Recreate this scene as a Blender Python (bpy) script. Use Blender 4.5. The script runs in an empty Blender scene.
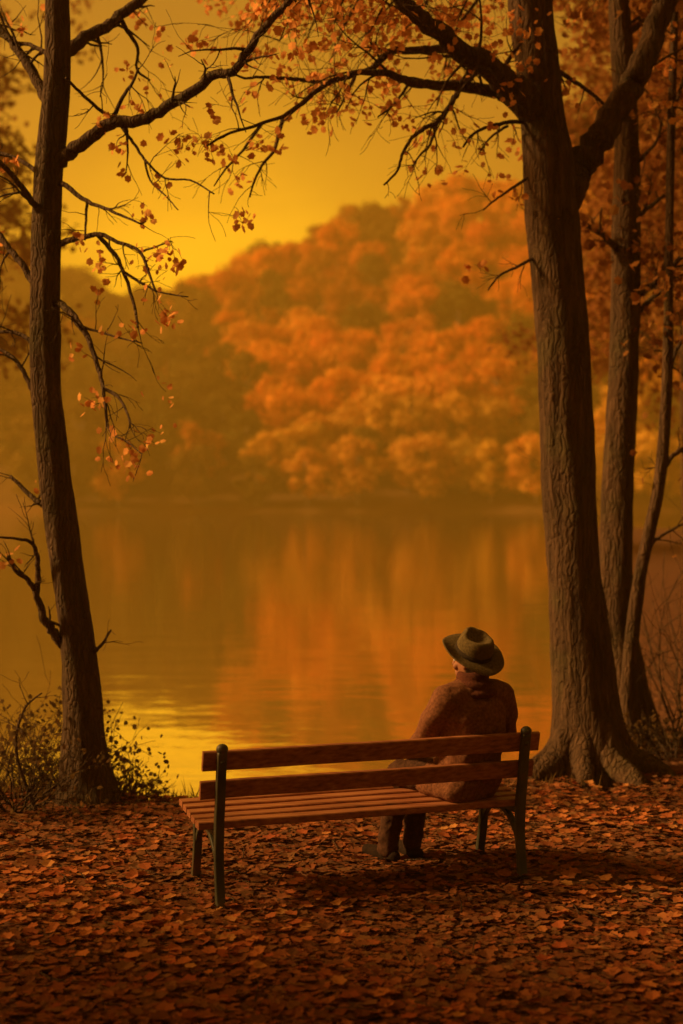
import bpy, bmesh, math, random
from mathutils import Vector, Matrix, noise, Quaternion
R = math.radians
random.seed(7)
scene = bpy.context.scene
COL = scene.collection

# ------------------------------------------------------------------ camera
CAM = Vector((0, 0, 2.21)); FPX = 1422.0; PITCH = math.atan(21 / FPX)
cd = bpy.data.cameras.new('camera'); cam = bpy.data.objects.new('camera', cd); COL.objects.link(cam)
cam.location = CAM; cam.rotation_euler = (R(90) - PITCH, 0, 0)
cd.sensor_width = 36; cd.sensor_fit = 'AUTO'; cd.lens = FPX / 1024 * 36
cd.clip_start = .1; cd.clip_end = 2000
cd.dof.use_dof = True; cd.dof.focus_distance = 8.2; cd.dof.aperture_fstop = 1.25
scene.camera = cam

# ------------------------------------------------------------------ world, sun, exposure
SUN_AZ, SUN_EL = R(-90), R(31)
w = bpy.data.worlds.new('World'); scene.world = w; w.use_nodes = True
nt = w.node_tree; nt.nodes.clear(); N = nt.nodes.new; L = nt.links.new
out = N('ShaderNodeOutputWorld'); bg = N('ShaderNodeBackground'); bg.inputs['Strength'].default_value = .10
sky = N('ShaderNodeTexSky'); sky.sky_type = 'NISHITA'; sky.sun_disc = False
sky.sun_elevation = SUN_EL; sky.sun_rotation = SUN_AZ % (2 * math.pi)
sky.air_density = 1.5; sky.dust_density = 6.0; sky.ozone_density = .5
def wmath(op, a=None, b=None):
    n = N('ShaderNodeMath'); n.operation = op
    for i, v in enumerate((a, b)):
        if v is None: continue
        if isinstance(v, (int, float)): n.inputs[i].default_value = v
        else: L(v, n.inputs[i])
    return n.outputs[0]
tc = N('ShaderNodeTexCoord')
fl = N('ShaderNodeVectorMath'); fl.operation = 'MULTIPLY'; fl.inputs[1].default_value = (1, 1, 2.0); L(tc.outputs['Generated'], fl.inputs[0])
nz = N('ShaderNodeVectorMath'); nz.operation = 'NORMALIZE'; L(fl.outputs[0], nz.inputs[0])
gd = Vector((math.sin(R(-5.0)), math.cos(R(-5.0)), 2.0 * math.tan(R(9.0)))).normalized()
dt = N('ShaderNodeVectorMath'); dt.operation = 'DOT_PRODUCT'; L(nz.outputs[0], dt.inputs[0]); dt.inputs[1].default_value = gd
cl = wmath('MAXIMUM', dt.outputs['Value'], 0.0)
tight = wmath('POWER', cl, 95.0); wide = wmath('POWER', cl, 9.0)
# mottled thin cloud
ns = N('ShaderNodeTexNoise'); ns.inputs['Scale'].default_value = 5; ns.inputs['Detail'].default_value = 5
mp = N('ShaderNodeMapping'); mp.inputs['Scale'].default_value = (1, 1, 2.5); L(tc.outputs['Generated'], mp.inputs[0]); L(mp.outputs[0], ns.inputs['Vector'])
mot = wmath('ADD', wmath('MULTIPLY', ns.outputs['Fac'], .9), .55)
amb = N('ShaderNodeMix'); amb.data_type = 'RGBA'; amb.blend_type = 'MULTIPLY'; amb.inputs['Factor'].default_value = 1
L(sky.outputs[0], amb.inputs['A']); amb.inputs['B'].default_value = (.40, .19, .035, 1)
def tint(col, fac):
    n = N('ShaderNodeVectorMath'); n.operation = 'SCALE'; n.inputs[0].default_value = col; L(fac, n.inputs['Scale']); return n.outputs[0]
def vadd(a, b):
    n = N('ShaderNodeVectorMath'); n.operation = 'ADD'; L(a, n.inputs[0]); L(b, n.inputs[1]); return n.outputs[0]
glow = vadd(tint((8.6, 4.6, .02), wmath('MULTIPLY', tight, mot)), tint((1.9, .85, .02), wmath('MULTIPLY', wide, mot)))
L(vadd(amb.outputs['Result'], glow), bg.inputs['Color']); L(bg.outputs[0], out.inputs[0])

sd = bpy.data.lights.new('sun', 'SUN'); sun = bpy.data.objects.new('sun', sd); COL.objects.link(sun)
sd.energy = 5.0; sd.angle = R(9); sd.color = (1, .60, .22)
S = Vector((math.sin(SUN_AZ) * math.cos(SUN_EL), math.cos(SUN_AZ) * math.cos(SUN_EL), math.sin(SUN_EL)))
sun.rotation_euler = S.to_track_quat('Z', 'Y').to_euler()
vs = scene.view_settings; vs.view_transform = 'Standard'; vs.look = 'None'; vs.exposure = .45; vs.gamma = 1
scene.cycles.use_denoising = True
scene.cycles.max_bounces = 8; scene.cycles.diffuse_bounces = 3; scene.cycles.glossy_bounces = 3
scene.cycles.transmission_bounces = 4; scene.cycles.transparent_max_bounces = 6; scene.cycles.volume_bounces = 1
scene.cycles.sample_clamp_indirect = 4

# ------------------------------------------------------------------ helpers
def at(x, y, Y):
    """world point at picture position x, y and distance Y ahead (camera pitch included)"""
    c, s = math.cos(PITCH), math.sin(PITCH)
    dx, dy = (x - 341.5) / FPX, -(y - 512) / FPX
    fy, fz = c + dy * s, -s + dy * c
    k = Y / fy
    return Vector((dx * k, Y, CAM.z + fz * k))
def tag(o, label=None, cat=None, group=None, kind=None):
    if label: o['label'] = label
    if cat: o['category'] = cat
    if group: o['group'] = group
    if kind: o['kind'] = kind
    return o
def empty(name, loc=(0, 0, 0), rz=0):
    o = bpy.data.objects.new(name, None); COL.objects.link(o); o.location = loc; o.rotation_euler = (0, 0, rz)
    o.empty_display_size = .2
    return o
def mesh_obj(name, verts, faces, mat, parent=None, smooth=True):
    """verts in world space; stored relative to the parent's location"""
    me = bpy.data.meshes.new(name)
    if parent is not None:
        off = parent_world(parent); verts = [(v[0] - off[0], v[1] - off[1], v[2] - off[2]) for v in verts]
    me.from_pydata([tuple(v) for v in verts], [], faces); me.update()
    if smooth: me.polygons.foreach_set('use_smooth', [True] * len(me.polygons))
    if mat: me.materials.append(mat)
    o = bpy.data.objects.new(name, me); COL.objects.link(o)
    if parent is not None: o.parent = parent
    return o
def parent_world(p):
    v = Vector((0, 0, 0))
    while p is not None:
        v += p.location; p = p.parent
    return v
class MB:
    def __init__(s): s.v = []; s.f = []
    def add(s, vs_, fs_):
        b = len(s.v); s.v += vs_; s.f += [tuple(i + b for i in f) for f in fs_]
    def build(s, name, mat, parent=None, smooth=True): return mesh_obj(name, s.v, s.f, mat, parent, smooth)
def catmull(pts, n):
    """pts: list of tuples (vector, radius) -> smoothed"""
    P = [pts[0]] + list(pts) + [pts[-1]]; o = []
    for i in range(1, len(P) - 2):
        for k in range(n):
            t = k / n
            def c(a, b, c_, d): return .5 * ((2 * b) + (c_ - a) * t + (2 * a - 5 * b + 4 * c_ - d) * t * t + (3 * b - a - 3 * c_ + d) * t ** 3)
            o.append((Vector([c(P[i - 1][0][j], P[i][0][j], P[i + 1][0][j], P[i + 2][0][j]) for j in range(3)]),
                      c(P[i - 1][1], P[i][1], P[i + 1][1], P[i + 2][1])))
    o.append(pts[-1]); return o
def tube(mb, pts, seg=8, ridge=0.0, cap=True, rs=0.0):
    """sweep a round section along (point, radius) list; ridge = bark relief"""
    n = len(pts); ref = None; vs_ = []
    for i, (p, r) in enumerate(pts):
        t = (pts[min(i + 1, n - 1)][0] - pts[max(i - 1, 0)][0])
        t = t.normalized() if t.length > 1e-9 else Vector((0, 0, 1))
        if ref is None:
            ref = t.orthogonal().normalized() if abs(t.z) < .8 else (Vector((0, -1, 0)) - t * t.dot(Vector((0, -1, 0)))).normalized()
        ref = (ref - t * ref.dot(t)); ref = ref.normalized() if ref.length > 1e-6 else t.orthogonal().normalized()
        b = t.cross(ref)
        for k in range(seg):
            a = 2 * math.pi * k / seg
            d = ref * math.cos(a) + b * math.sin(a); rr = r
            if ridge:
                q = p + d * r
                rr = r * (1 + ridge * (noise.noise(Vector((math.cos(a) * 7 + rs, math.sin(a) * 7, p.z * 1.7))) * 1.0
                          + .7 * noise.noise(Vector((math.cos(a) * 16, math.sin(a) * 16 + rs, p.z * 5)))
                          + 1.6 * noise.noise(Vector((math.cos(a) * 1.5, math.sin(a) * 1.5 + rs, p.z * .9)))))
            vs_.append(p + d * rr)
    fs_ = [(i * seg + k, i * seg + (k + 1) % seg, (i + 1) * seg + (k + 1) % seg, (i + 1) * seg + k) for i in range(n - 1) for k in range(seg)]
    if cap: fs_ += [tuple(range((n - 1) * seg, n * seg)), tuple(reversed(range(seg)))]
    mb.add(vs_, fs_)

# ------------------------------------------------------------------ materials
def new_mat(name):
    m = bpy.data.materials.new(name); m.use_nodes = True; m.node_tree.nodes.clear(); return m
class G:
    def __init__(s, m): s.t = m.node_tree
    def n(s, typ, **kw):
        n = s.t.nodes.new('ShaderNode' + typ)
        for k, v in kw.items():
            if hasattr(n, k) and k not in n.inputs: setattr(n, k, v)
            else: n.inputs[k].default_value = v
        return n
    def l(s, a, b): s.t.links.new(a, b)
    def ramp(s, fac, stops):
        r = s.n('ValToRGB'); e = r.color_ramp.elements
        while len(e) < len(stops): e.new(.5)
        for el, (p, c) in zip(e, stops): el.position = p; el.color = (*c, 1)
        s.l(fac, r.inputs[0]); return r.outputs[0]
    def noise(s, scale, detail=4, vec=None, stretch=None, coord='Object'):
        tc_ = s.n('TexCoord'); v = tc_.outputs[coord]
        if stretch:
            m = s.n('Mapping'); m.inputs['Scale'].default_value = stretch; s.l(v, m.inputs[0]); v = m.outputs[0]
        n = s.n('TexNoise'); n.inputs['Scale'].default_value = scale; n.inputs['Detail'].default_value = detail; s.l(v, n.inputs['Vector']); return n.outputs['Fac']
    def math(s, op, a, b=0.0):
        n = s.n('Math'); n.operation = op
        for i, v in enumerate((a, b)):
            if isinstance(v, (int, float)): n.inputs[i].default_value = v
            else: s.l(v, n.inputs[i])
        return n.outputs[0]
    def bump(s, h, strength=.5, dist=.02):
        b = s.n('Bump'); b.inputs['Strength'].default_value = strength; b.inputs['Distance'].default_value = dist; s.l(h, b.inputs['Height']); return b.outputs[0]
    def mix(s, f, a, b, mode='MIX'):
        m = s.n('Mix', data_type='RGBA', blend_type=mode)
        for k, v in (('Factor', f), ('A', a), ('B', b)):
            i = m.inputs[k] if k == 'Factor' else [q for q in m.inputs if q.name == k and q.type == 'RGBA'][0]
            if k == 'Factor': i = m.inputs[0]
            if isinstance(v, (int, float)): i.default_value = v
            elif isinstance(v, tuple): i.default_value = (*v, 1)
            else: s.l(v, i)
        return [o for o in m.outputs if o.type == 'RGBA'][0]
    def bsdf(s, col, rough=.8, normal=None, spec=.3, **kw):
        b = s.n('BsdfPrincipled')
        if isinstance(col, tuple): b.inputs['Base Color'].default_value = (*col, 1)
        else: s.l(col, b.inputs['Base Color'])
        if isinstance(rough, (int, float)): b.inputs['Roughness'].default_value = rough
        else: s.l(rough, b.inputs['Roughness'])
        b.inputs['Specular IOR Level'].default_value = spec
        if normal is not None: s.l(normal, b.inputs['Normal'])
        return b.outputs[0]
    def out(s, sh): o = s.n('OutputMaterial'); s.l(sh, o.inputs['Surface']); return o
def bark_mat(name, c0, c1, c2, sc=1.0):
    m = new_mat(name); g = G(m)
    a = g.noise(20 * sc, 7, stretch=(1, 1, .13)); b = g.noise(1.3, 3); c = g.noise(40 * sc, 4, stretch=(1, 1, .3))
    col = g.ramp(g.math('ADD', g.math('MULTIPLY', a, .75), g.math('MULTIPLY', b, .35)), [(.30, c0), (.52, c1), (.75, c2)])
    vo = g.n('TexVoronoi'); vo.feature = 'DISTANCE_TO_EDGE'; vo.inputs['Scale'].default_value = 24 * sc
    t_ = g.n('TexCoord'); mpp = g.n('Mapping'); mpp.inputs['Scale'].default_value = (1, 1, .13); g.l(t_.outputs['Object'], mpp.inputs[0])
    ad = g.n('VectorMath'); ad.operation = 'ADD'; wn = g.n('TexNoise'); wn.inputs['Scale'].default_value = 6; g.l(t_.outputs['Object'], wn.inputs['Vector'])
    sc_ = g.n('VectorMath'); sc_.operation = 'SCALE'; sc_.inputs['Scale'].default_value = .09; g.l(wn.outputs['Color'], sc_.inputs[0]); g.l(mpp.outputs[0], ad.inputs[0]); g.l(sc_.outputs[0], ad.inputs[1]); g.l(ad.outputs[0], vo.inputs['Vector'])
    crack = g.ramp(vo.outputs['Distance'], [(0, (0, 0, 0)), (.22, (1, 1, 1))])
    moss = g.ramp(g.noise(2.3, 5), [(.52, (0, 0, 0)), (.68, (1, 1, 1))])
    col = g.mix(g.math('MULTIPLY', moss, .45), col, (.085, .070, .022))
    col = g.mix(g.math('MULTIPLY', g.math('SUBTRACT', 1.0, crack), .3), col, c0)
    h = g.math('ADD', g.math('MULTIPLY', a, .6), g.math('ADD', g.math('MULTIPLY', c, .25), g.math('MULTIPLY', crack, .22)))
    g.out(g.bsdf(col, .9, g.bump(h, 1.0, .05), .1)); return m
def leaf_mat(name, cols, trans=.45, by='island', sat=0.0, rough=.6):
    """leafy matter: a diffuse and a light-passing share, colour varied leaf by leaf"""
    m = new_mat(name); g = G(m)
    if by == 'island': f = g.n('NewGeometry').outputs['Random Per Island']
    else:
        f = g.n('ObjectInfo').outputs['Random']
    stops = [(i / max(1, len(cols) - 1), c) for i, c in enumerate(cols)]
    col = g.ramp(f, stops)
    if by != 'island':
        isl = g.n('NewGeometry').outputs['Random Per Island']
        v = g.math('ADD', g.math('MULTIPLY', isl, .7), .65)
        hs = g.n('HueSaturation'); g.l(col, hs.inputs['Color']); g.l(v, hs.inputs['Value'])
        nn = g.noise(.35, 2); g.l(g.math('ADD', g.math('MULTIPLY', nn, .05), .475), hs.inputs['Hue'])
        col = hs.outputs[0]
    d = g.n('BsdfDiffuse'); g.l(col, d.inputs['Color']); t = g.n('BsdfTranslucent'); g.l(col, t.inputs['Color'])
    mx = g.n('MixShader'); mx.inputs[0].default_value = trans; g.l(d.outputs[0], mx.inputs[1]); g.l(t.outputs[0], mx.inputs[2])
    g.out(mx.outputs[0]); return m
M = {}
M['bark'] = bark_mat('bark', (.035, .020, .011), (.080, .045, .023), (.14, .075, .037))
M['bark_left'] = bark_mat('bark_left', (.045, .027, .016), (.090, .054, .030), (.15, .088, .048), 1.4)
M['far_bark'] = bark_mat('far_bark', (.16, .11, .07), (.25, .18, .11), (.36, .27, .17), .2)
M['leaf_red'] = leaf_mat('leaf_red', [(.64, .24, .07), (.76, .34, .09), (.56, .20, .05), (.80, .42, .11)], .68)
M['leaf_rust'] = leaf_mat('leaf_rust', [(.28, .10, .03), (.34, .14, .035), (.24, .085, .025), (.36, .17, .045)], .5)  # rust leaf tones, darkened to paint in shade on the edge trees
M['leaf_brown'] = leaf_mat('leaf_brown', [(.09, .05, .02), (.14, .08, .026), (.11, .07, .026), (.17, .08, .025)], .5)
M['far_orange'] = leaf_mat('far_orange', [(.74, .24, .03), (.85, .34, .045), (.66, .18, .03), (.85, .42, .07)], .35, 'object')
M['far_rust'] = leaf_mat('far_rust', [(.52, .17, .025), (.36, .12, .02), (.58, .24, .03)], .3, 'object')
M['far_gold'] = leaf_mat('far_gold', [(.68, .38, .05), (.72, .32, .05), (.55, .32, .05)], .3, 'object')
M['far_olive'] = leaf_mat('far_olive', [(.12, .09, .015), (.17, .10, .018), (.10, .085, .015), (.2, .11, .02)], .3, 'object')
def wood_mat():
    m = new_mat('bench_wood'); g = G(m)
    a = g.noise(60, 8, stretch=(.05, 1, 1)); b = g.noise(4, 6, stretch=(.7, 1, 1)); isl = g.n('NewGeometry').outputs['Random Per Island']
    f = g.math('ADD', g.math('MULTIPLY', a, .7), g.math('ADD', g.math('MULTIPLY', b, .3), g.math('MULTIPLY', isl, .12)))
    col = g.ramp(f, [(.34, (.10, .035, .016)), (.52, (.27, .088, .034)), (.72, (.42, .165, .065))])
    g.out(g.bsdf(col, .55, g.bump(a, .5, .004), .35)); return m
M['wood'] = wood_mat()
def iron_mat():
    m = new_mat('cast_iron'); g = G(m)
    a = g.noise(35, 5); b = g.noise(6, 3)
    col = g.ramp(b, [(.35, (.030, .030, .014)), (.6, (.060, .052, .022)), (.8, (.13, .06, .025))])
    g.out(g.bsdf(col, .55, g.bump(a, .4, .004), .5)); return m
M['iron'] = iron_mat()
def cloth_mat(name, c0, c1, sc=60, rough=.95, bs=.5):
    m = new_mat(name); g = G(m)
    a = g.noise(sc, 5); b = g.noise(5, 4)
    col = g.ramp(g.math('ADD', g.math('MULTIPLY', a, .75), g.math('MULTIPLY', b, .25)), [(.34, c0), (.66, c1)])
    g.out(g.bsdf(col, rough, g.bump(g.math('ADD', a, g.math('MULTIPLY', b, 2)), bs, .008), .15)); return m
M['coat'] = cloth_mat('coat_tweed', (.10, .038, .018), (.23, .088, .038))
M['scarf'] = cloth_mat('scarf_knit', (.06, .018, .010), (.12, .036, .017), 90)
M['trousers'] = cloth_mat('trouser_cloth', (.045, .02, .01), (.09, .038, .019))
M['boot'] = cloth_mat('boot_leather', (.016, .008, .004), (.03, .015, .007), 30, .95, .3)
M['hat'] = cloth_mat('hat_felt', (.075, .05, .018), (.15, .10, .035), 70)
M['band'] = cloth_mat('hat_band', (.03, .02, .01), (.05, .03, .015), 80)
M['hair'] = cloth_mat('hair_grey', (.045, .028, .015), (.09, .06, .035), 120)
M['skin'] = cloth_mat('skin', (.30, .12, .055), (.38, .165, .08), 25, .6, .15)
M['eye'] = cloth_mat('eye', (.5, .45, .4), (.6, .55, .5), 5, .2, 0)
def ground_mat():
    m = new_mat('leafy_soil'); g = G(m)
    a = g.noise(3.0, 6); b = g.noise(18, 5); v = g.n('TexVoronoi'); v.inputs['Scale'].default_value = 16; v.feature = 'F1'
    tc_ = g.n('TexCoord'); g.l(tc_.outputs['Object'], v.inputs['Vector'])
    sp = g.n('SeparateColor'); g.l(v.outputs['Color'], sp.inputs[0])
    col = g.ramp(sp.outputs[0], [(.0, (.10, .040, .018)), (.4, (.15, .058, .024)), (.75, (.20, .075, .028)), (1, (.14, .060, .025))])
    col = g.mix(g.math('MULTIPLY', a, .8), col, (.085, .042, .020))
    h = g.math('ADD', b, g.math('MULTIPLY', v.outputs['Distance'], -1.2))
    g.out(g.bsdf(col, .95, g.bump(h, .8, .03), .1)); return m
M['ground'] = ground_mat()
def hill_mat():
    m = new_mat('forest_floor'); g = G(m)
    a = g.noise(.08, 6)
    g.out(g.bsdf(g.ramp(a, [(.3, (.07, .035, .012)), (.5, (.13, .055, .015)), (.7, (.18, .07, .02))]), .95, None, .1)); return m
M['hill'] = hill_mat()
def water_mat():
    m = new_mat('lake_water'); g = G(m)
    a = g.noise(1.1, 5, stretch=(.55, 1, 1)); b = g.noise(5, 3, stretch=(.5, 1, 1)); 
    nrm = g.bump(g.math('ADD', a, g.math('MULTIPLY', b, .10)), .16, .07)
    d = g.bsdf((.035, .022, .006), .6, None, .2)
    gl = g.n('BsdfGlossy'); gl.inputs['Roughness'].default_value = .05; gl.inputs['Color'].default_value = (1, .97, .9, 1); g.l(nrm, gl.inputs['Normal'])
    lw = g.n('LayerWeight'); lw.inputs['Blend'].default_value = .5; g.l(nrm, lw.inputs['Normal'])
    f = g.ramp(lw.outputs['Facing'], [(.0, (.06,) * 3), (.5, (.35,) * 3), (.72, (.85,) * 3), (1, (.95,) * 3)])
    mx = g.n('MixShader'); g.l(f, mx.inputs[0]); g.l(d, mx.inputs[1]); g.l(gl.outputs[0], mx.inputs[2])
    g.out(mx.outputs[0]); return m
M['water'] = water_mat()

# ------------------------------------------------------------------ the setting
WZ = -.30
def lerp(a, b, t): return a + (b - a) * t
def sstep(a, b, x):
    t = min(1, max(0, (x - a) / (b - a))); return t * t * (3 - 2 * t)
def shore(x):
    y = 11.0 + .35 * noise.noise(Vector((x * .6, 3, 0)))
    y += .25 * sstep(-1, 2, x) * 3
    if x > 1.9: y = y + (x - 1.9) * 6.5
    if x < -3.2: y += (-3.2 - x) * 4
    return min(y, 70)
def gz(x, y):
    d = shore(x) - y
    k = 1 if x < 1.9 and x > -3.2 else .35
    e = sstep(-1.2, .9, d * k)
    base = .03 * noise.noise(Vector((x * .9, y * .9, 0))) + .012 * noise.noise(Vector((x * 4, y * 4, 1)))
    far = .25 * sstep(10, 30, y) + .5 * noise.noise(Vector((x * .05, y * .05, 5))) * sstep(14, 40, abs(x) + abs(y))
    return lerp(-1.2, base + far * e, e)
def grade(lo, hi, dlo, dhi, step, growth=1.25):
    o = []; x = dlo
    while x < dhi: o.append(x); x += step
    s = step
    while x < hi: o.append(x); s *= growth; x += s
    o.append(hi); x = dlo; s = step; l = []
    while x > lo: s *= growth; x -= s; l.append(max(x, lo))
    return sorted(set(l + o))
xs = grade(-70, 70, -6, 7, .14, 1.12); ys = grade(-30, 85, 4, 14, .12, 1.1)
v = [(x, y, gz(x, y)) for y in ys for x in xs]; nx = len(xs)
f = [(j * nx + i, j * nx + i + 1, (j + 1) * nx + i + 1, (j + 1) * nx + i) for j in range(len(ys) - 1) for i in range(nx - 1)]
tag(mesh_obj('ground', v, f, M['ground']), kind='structure')

# far hillside: heights taken from the ridge line seen in the photograph
RIDGE = [(-300, 190), (-100, 190), (0, 246), (60, 268), (120, 288), (150, 290), (190, 274), (240, 252), (300, 228), (350, 208), (430, 189), (500, 174), (560, 158), (683, 132), (1000, 120)]
RY = 300.0
def ridge_h(tx):
    x = 341.5 + tx * FPX
    for (a, ya), (b, yb) in zip(RIDGE, RIDGE[1:]):
        if x <= b:
            y = lerp(ya, yb, (max(a, x) - a) / (b - a)); break
    else: y = RIDGE[-1][1]
    return CAM.z + (491 - y) / FPX * RY - 9.5
def far_shore(x): return 172 + 3 * noise.noise(Vector((x * .05, 1, 0))) - max(0, abs(x) - 75) * .7
def hz(x, y):
    fs = far_shore(x); s = y - fs
    if s < 0: return max(-3, s * .25)+WZ
    tx = x / max(y, 150)
    H = ridge_h(x / RY if y > RY else tx)
    t = s / (RY - fs)
    z = H * (sstep(0, 1, t) * .35 + min(t, 1) * .65) if t < 1 else H + 1.5 * math.sin(min(3, (t - 1) * 2))
    z += 2.2 * noise.noise(Vector((x * .04, y * .04, 0))) * min(1, s / 20)
    return WZ + .25 + z * 1.0
xs2 = [-300 + i * 5 for i in range(121)]; ys2 = [95 + j * 4 for j in range(82)]
v = [(x, y, hz(x, y)) for y in ys2 for x in xs2]; nx = len(xs2)
f = [(j * nx + i, j * nx + i + 1, (j + 1) * nx + i + 1, (j + 1) * nx + i) for j in range(len(ys2) - 1) for i in range(nx - 1)]
tag(mesh_obj('hillside', v, f, M['hill']), kind='structure')
v = [(-300, 5, WZ), (300, 5, WZ), (300, 400, WZ), (-300, 400, WZ)]
tag(mesh_obj('lake_water', v, [(0, 1, 2, 3)], M['water'], smooth=False), kind='structure')

# air
def haze():
    x0, x1, y0, y1, z0, z1 = -320, 320, -45, 440, -5, 95
    v = [(x, y, z) for z in (z0, z1) for y in (y0, y1) for x in (x0, x1)]
    f = [(0, 2, 3, 1), (4, 5, 7, 6), (0, 1, 5, 4), (2, 6, 7, 3), (0, 4, 6, 2), (1, 3, 7, 5)]
    m = new_mat('golden_haze'); g = G(m); pv = g.n('VolumePrincipled')
    pv.inputs['Color'].default_value = (1, .68, .11, 1); pv.inputs['Density'].default_value = .0018; pv.inputs['Anisotropy'].default_value = .3
    o = g.n('OutputMaterial'); g.l(pv.outputs[0], o.inputs['Volume'])
    tag(mesh_obj('haze', v, f, m, smooth=False), 'golden haze hanging in the air over the whole lake', 'haze', kind='stuff')
haze()

# ------------------------------------------------------------------ far forest
def crown_mesh(name, seed, rx, rz_, cz, leaf, count, mat, drop=.0):
    """crown of loose leaf clumps: lobes of different size, faces scattered through each"""
    rnd = random.Random(seed); lobes = []
    for i in range(26):
        a = rnd.uniform(0, 6.28); h = rnd.uniform(-1, 1); q = math.sqrt(max(0, 1 - h * h)) * rnd.uniform(.35, .95)
        lobes.append((Vector((math.cos(a) * q * rx, math.sin(a) * q * rx, cz + h * rz_ * .85)), rnd.uniform(.15, .40) * rx, rnd.random()))
    vs_, fs_ = [], []
    for i in range(count):
        c, r, tone = rnd.choice(lobes)
        d = Vector((rnd.gauss(0, 1), rnd.gauss(0, 1), rnd.gauss(0, 1))).normalized()
        p = c + Vector((d.x, d.y, d.z * .8)) * r * (rnd.random() ** .35) * rnd.choice((1, 1, 1.15, 1.5))
        nrm = (d + Vector((rnd.gauss(0, .5), rnd.gauss(0, .5), rnd.gauss(0, .5) + .3))).normalized()
        u = nrm.orthogonal().normalized(); u.rotate(Quaternion(nrm, rnd.uniform(0, 6.28))); w_ = nrm.cross(u)
        s = leaf * rnd.uniform(.5, 1.3); b = len(vs_)
        vs_ += [p + u * s, p + w_ * s * .6 + u * s * .2, p - u * s * .9 + w_ * s * .2, p - w_ * s * .7]
        fs_.append((b, b + 1, b + 2, b + 3))
    me = bpy.data.meshes.new(name); me.from_pydata([tuple(q) for q in vs_], [], fs_); me.materials.append(mat); me.update()
    return me
def far_trunk_mesh(seed, h, r):
    rnd = random.Random(seed); mb = MB()
    pts = [(Vector((0, 0, -1)), r * 1.2), (Vector((rnd.uniform(-.15, .15), 0, h * .35)), r * .8), (Vector((rnd.uniform(-.4, .4), rnd.uniform(-.3, .3), h * .7)), r * .5), (Vector((rnd.uniform(-.5, .5), 0, h)), r * .15)]
    tube(mb, catmull(pts, 3), 6)
    for k in range(6):
        b = pts[1][0].lerp(pts[2][0], rnd.uniform(.1, 1)); a = rnd.uniform(0, 6.28)
        e = b + Vector((math.cos(a), math.sin(a), 1.0)) * rnd.uniform(1.4, 2.6)
        tube(mb, [(b, r * .4), ((b + e) / 2 + Vector((0, 0, .15)), r * .25), (e, r * .08)], 5)
    me = bpy.data.meshes.new('trunk'); me.from_pydata([tuple(q) for q in mb.v], [], mb.f); me.materials.append(M['far_bark']); me.update(); return me
trunks = [far_trunk_mesh(s, 9, .20) for s in range(4)]
crowns = {}
for kind, mk in (('orange', 'far_orange'), ('rust', 'far_rust'), ('gold', 'far_gold'), ('olive', 'far_olive')):
    crowns[kind] = [crown_mesh('crown', 10 * len(crowns) + s, 3.9 + .35 * s, 4.2 - .2 * s, 5.2, .34, 4200, M[mk]) for s in range(3)]
def far_tree(x, y, z, kind, scale, k, label, group=None, cat='tree', name='far_tree'):
    o = empty(name, (x, y, z), random.uniform(0, 6.28)); tag(o, label, cat, group)
    s = scale
    for nm, me in (('crown', crowns[kind][k % 3]), ('trunk', trunks[k % 4])):
        c = bpy.data.objects.new(nm, me); COL.objects.link(c); c.parent = o; c.scale = (s, s, s * (1.0 if nm == 'crown' else 1.0))
    return o
LAB = {'orange': ('bright orange autumn tree uphill of the waterline row on the far slope', 'orange trees on the far slope'),
       'rust': ('dull rust coloured tree uphill of the waterline row on the far slope', 'rust trees on the far slope'),
       'gold': ('golden yellow tree low on the far slope just uphill of the waterline row', 'golden trees low on the far slope'),
       'olive': ('dark olive tree uphill of the waterline row in the far hazy wood', 'olive trees in the far wood')}
rf = random.Random(21)
placed = []; first_n = 0
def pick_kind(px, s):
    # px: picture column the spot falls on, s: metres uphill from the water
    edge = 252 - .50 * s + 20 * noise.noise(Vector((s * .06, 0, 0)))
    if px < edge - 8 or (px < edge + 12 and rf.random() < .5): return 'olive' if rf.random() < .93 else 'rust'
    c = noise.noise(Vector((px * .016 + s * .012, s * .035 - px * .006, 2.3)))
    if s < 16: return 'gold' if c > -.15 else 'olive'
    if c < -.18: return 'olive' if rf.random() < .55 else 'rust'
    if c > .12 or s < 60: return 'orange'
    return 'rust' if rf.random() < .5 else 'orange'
y = 174.0; cnt = 0
while y < 306:
    step = 6.9 if y < 240 else 8.4
    wdt = .27 * y
    x = -wdt + rf.uniform(0, 4)
    while x < wdt:
        xx = x + rf.uniform(-1.8, 1.8); yy = y + rf.uniform(-2.2, 2.2)
        s = yy - far_shore(xx)
        if s < 2: s = 2; yy = far_shore(xx) + 2
        px = 341.5 + xx / yy * FPX
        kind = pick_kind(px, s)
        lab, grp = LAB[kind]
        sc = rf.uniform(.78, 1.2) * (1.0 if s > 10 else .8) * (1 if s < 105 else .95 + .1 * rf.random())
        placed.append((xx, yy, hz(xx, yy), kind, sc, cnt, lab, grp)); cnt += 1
        x += step * rf.uniform(.85, 1.2) * (1 if s < 60 else (1.2 if s < 100 else .95))
    y += step * .95
    first_n = first_n or cnt
placed = [p for p in placed if -20 < 341.5 + p[0] / p[1] * FPX < 705]
placed.sort(key=lambda p: p[1])
row = sorted([p for p in placed if p[5] < first_n], key=lambda p: p[0] / p[1])
ORD = 'first second third fourth fifth sixth seventh eighth ninth tenth eleventh twelfth thirteenth fourteenth fifteenth sixteenth seventeenth eighteenth nineteenth twentieth'.split()
rank = {p[5]: i for i, p in enumerate(row)}
HUE = {'orange': 'orange', 'rust': 'rusty', 'gold': 'golden', 'olive': 'dark olive'}
for p in placed[:300]:
    if p[5] in rank and rank[p[5]] < 20:
        p = p[:6] + ('%s tree in the front row at the far waterline, %s from the left' % (HUE[p[3]], ORD[rank[p[5]]]), 'front row of trees at the far waterline')
    far_tree(*p)
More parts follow.
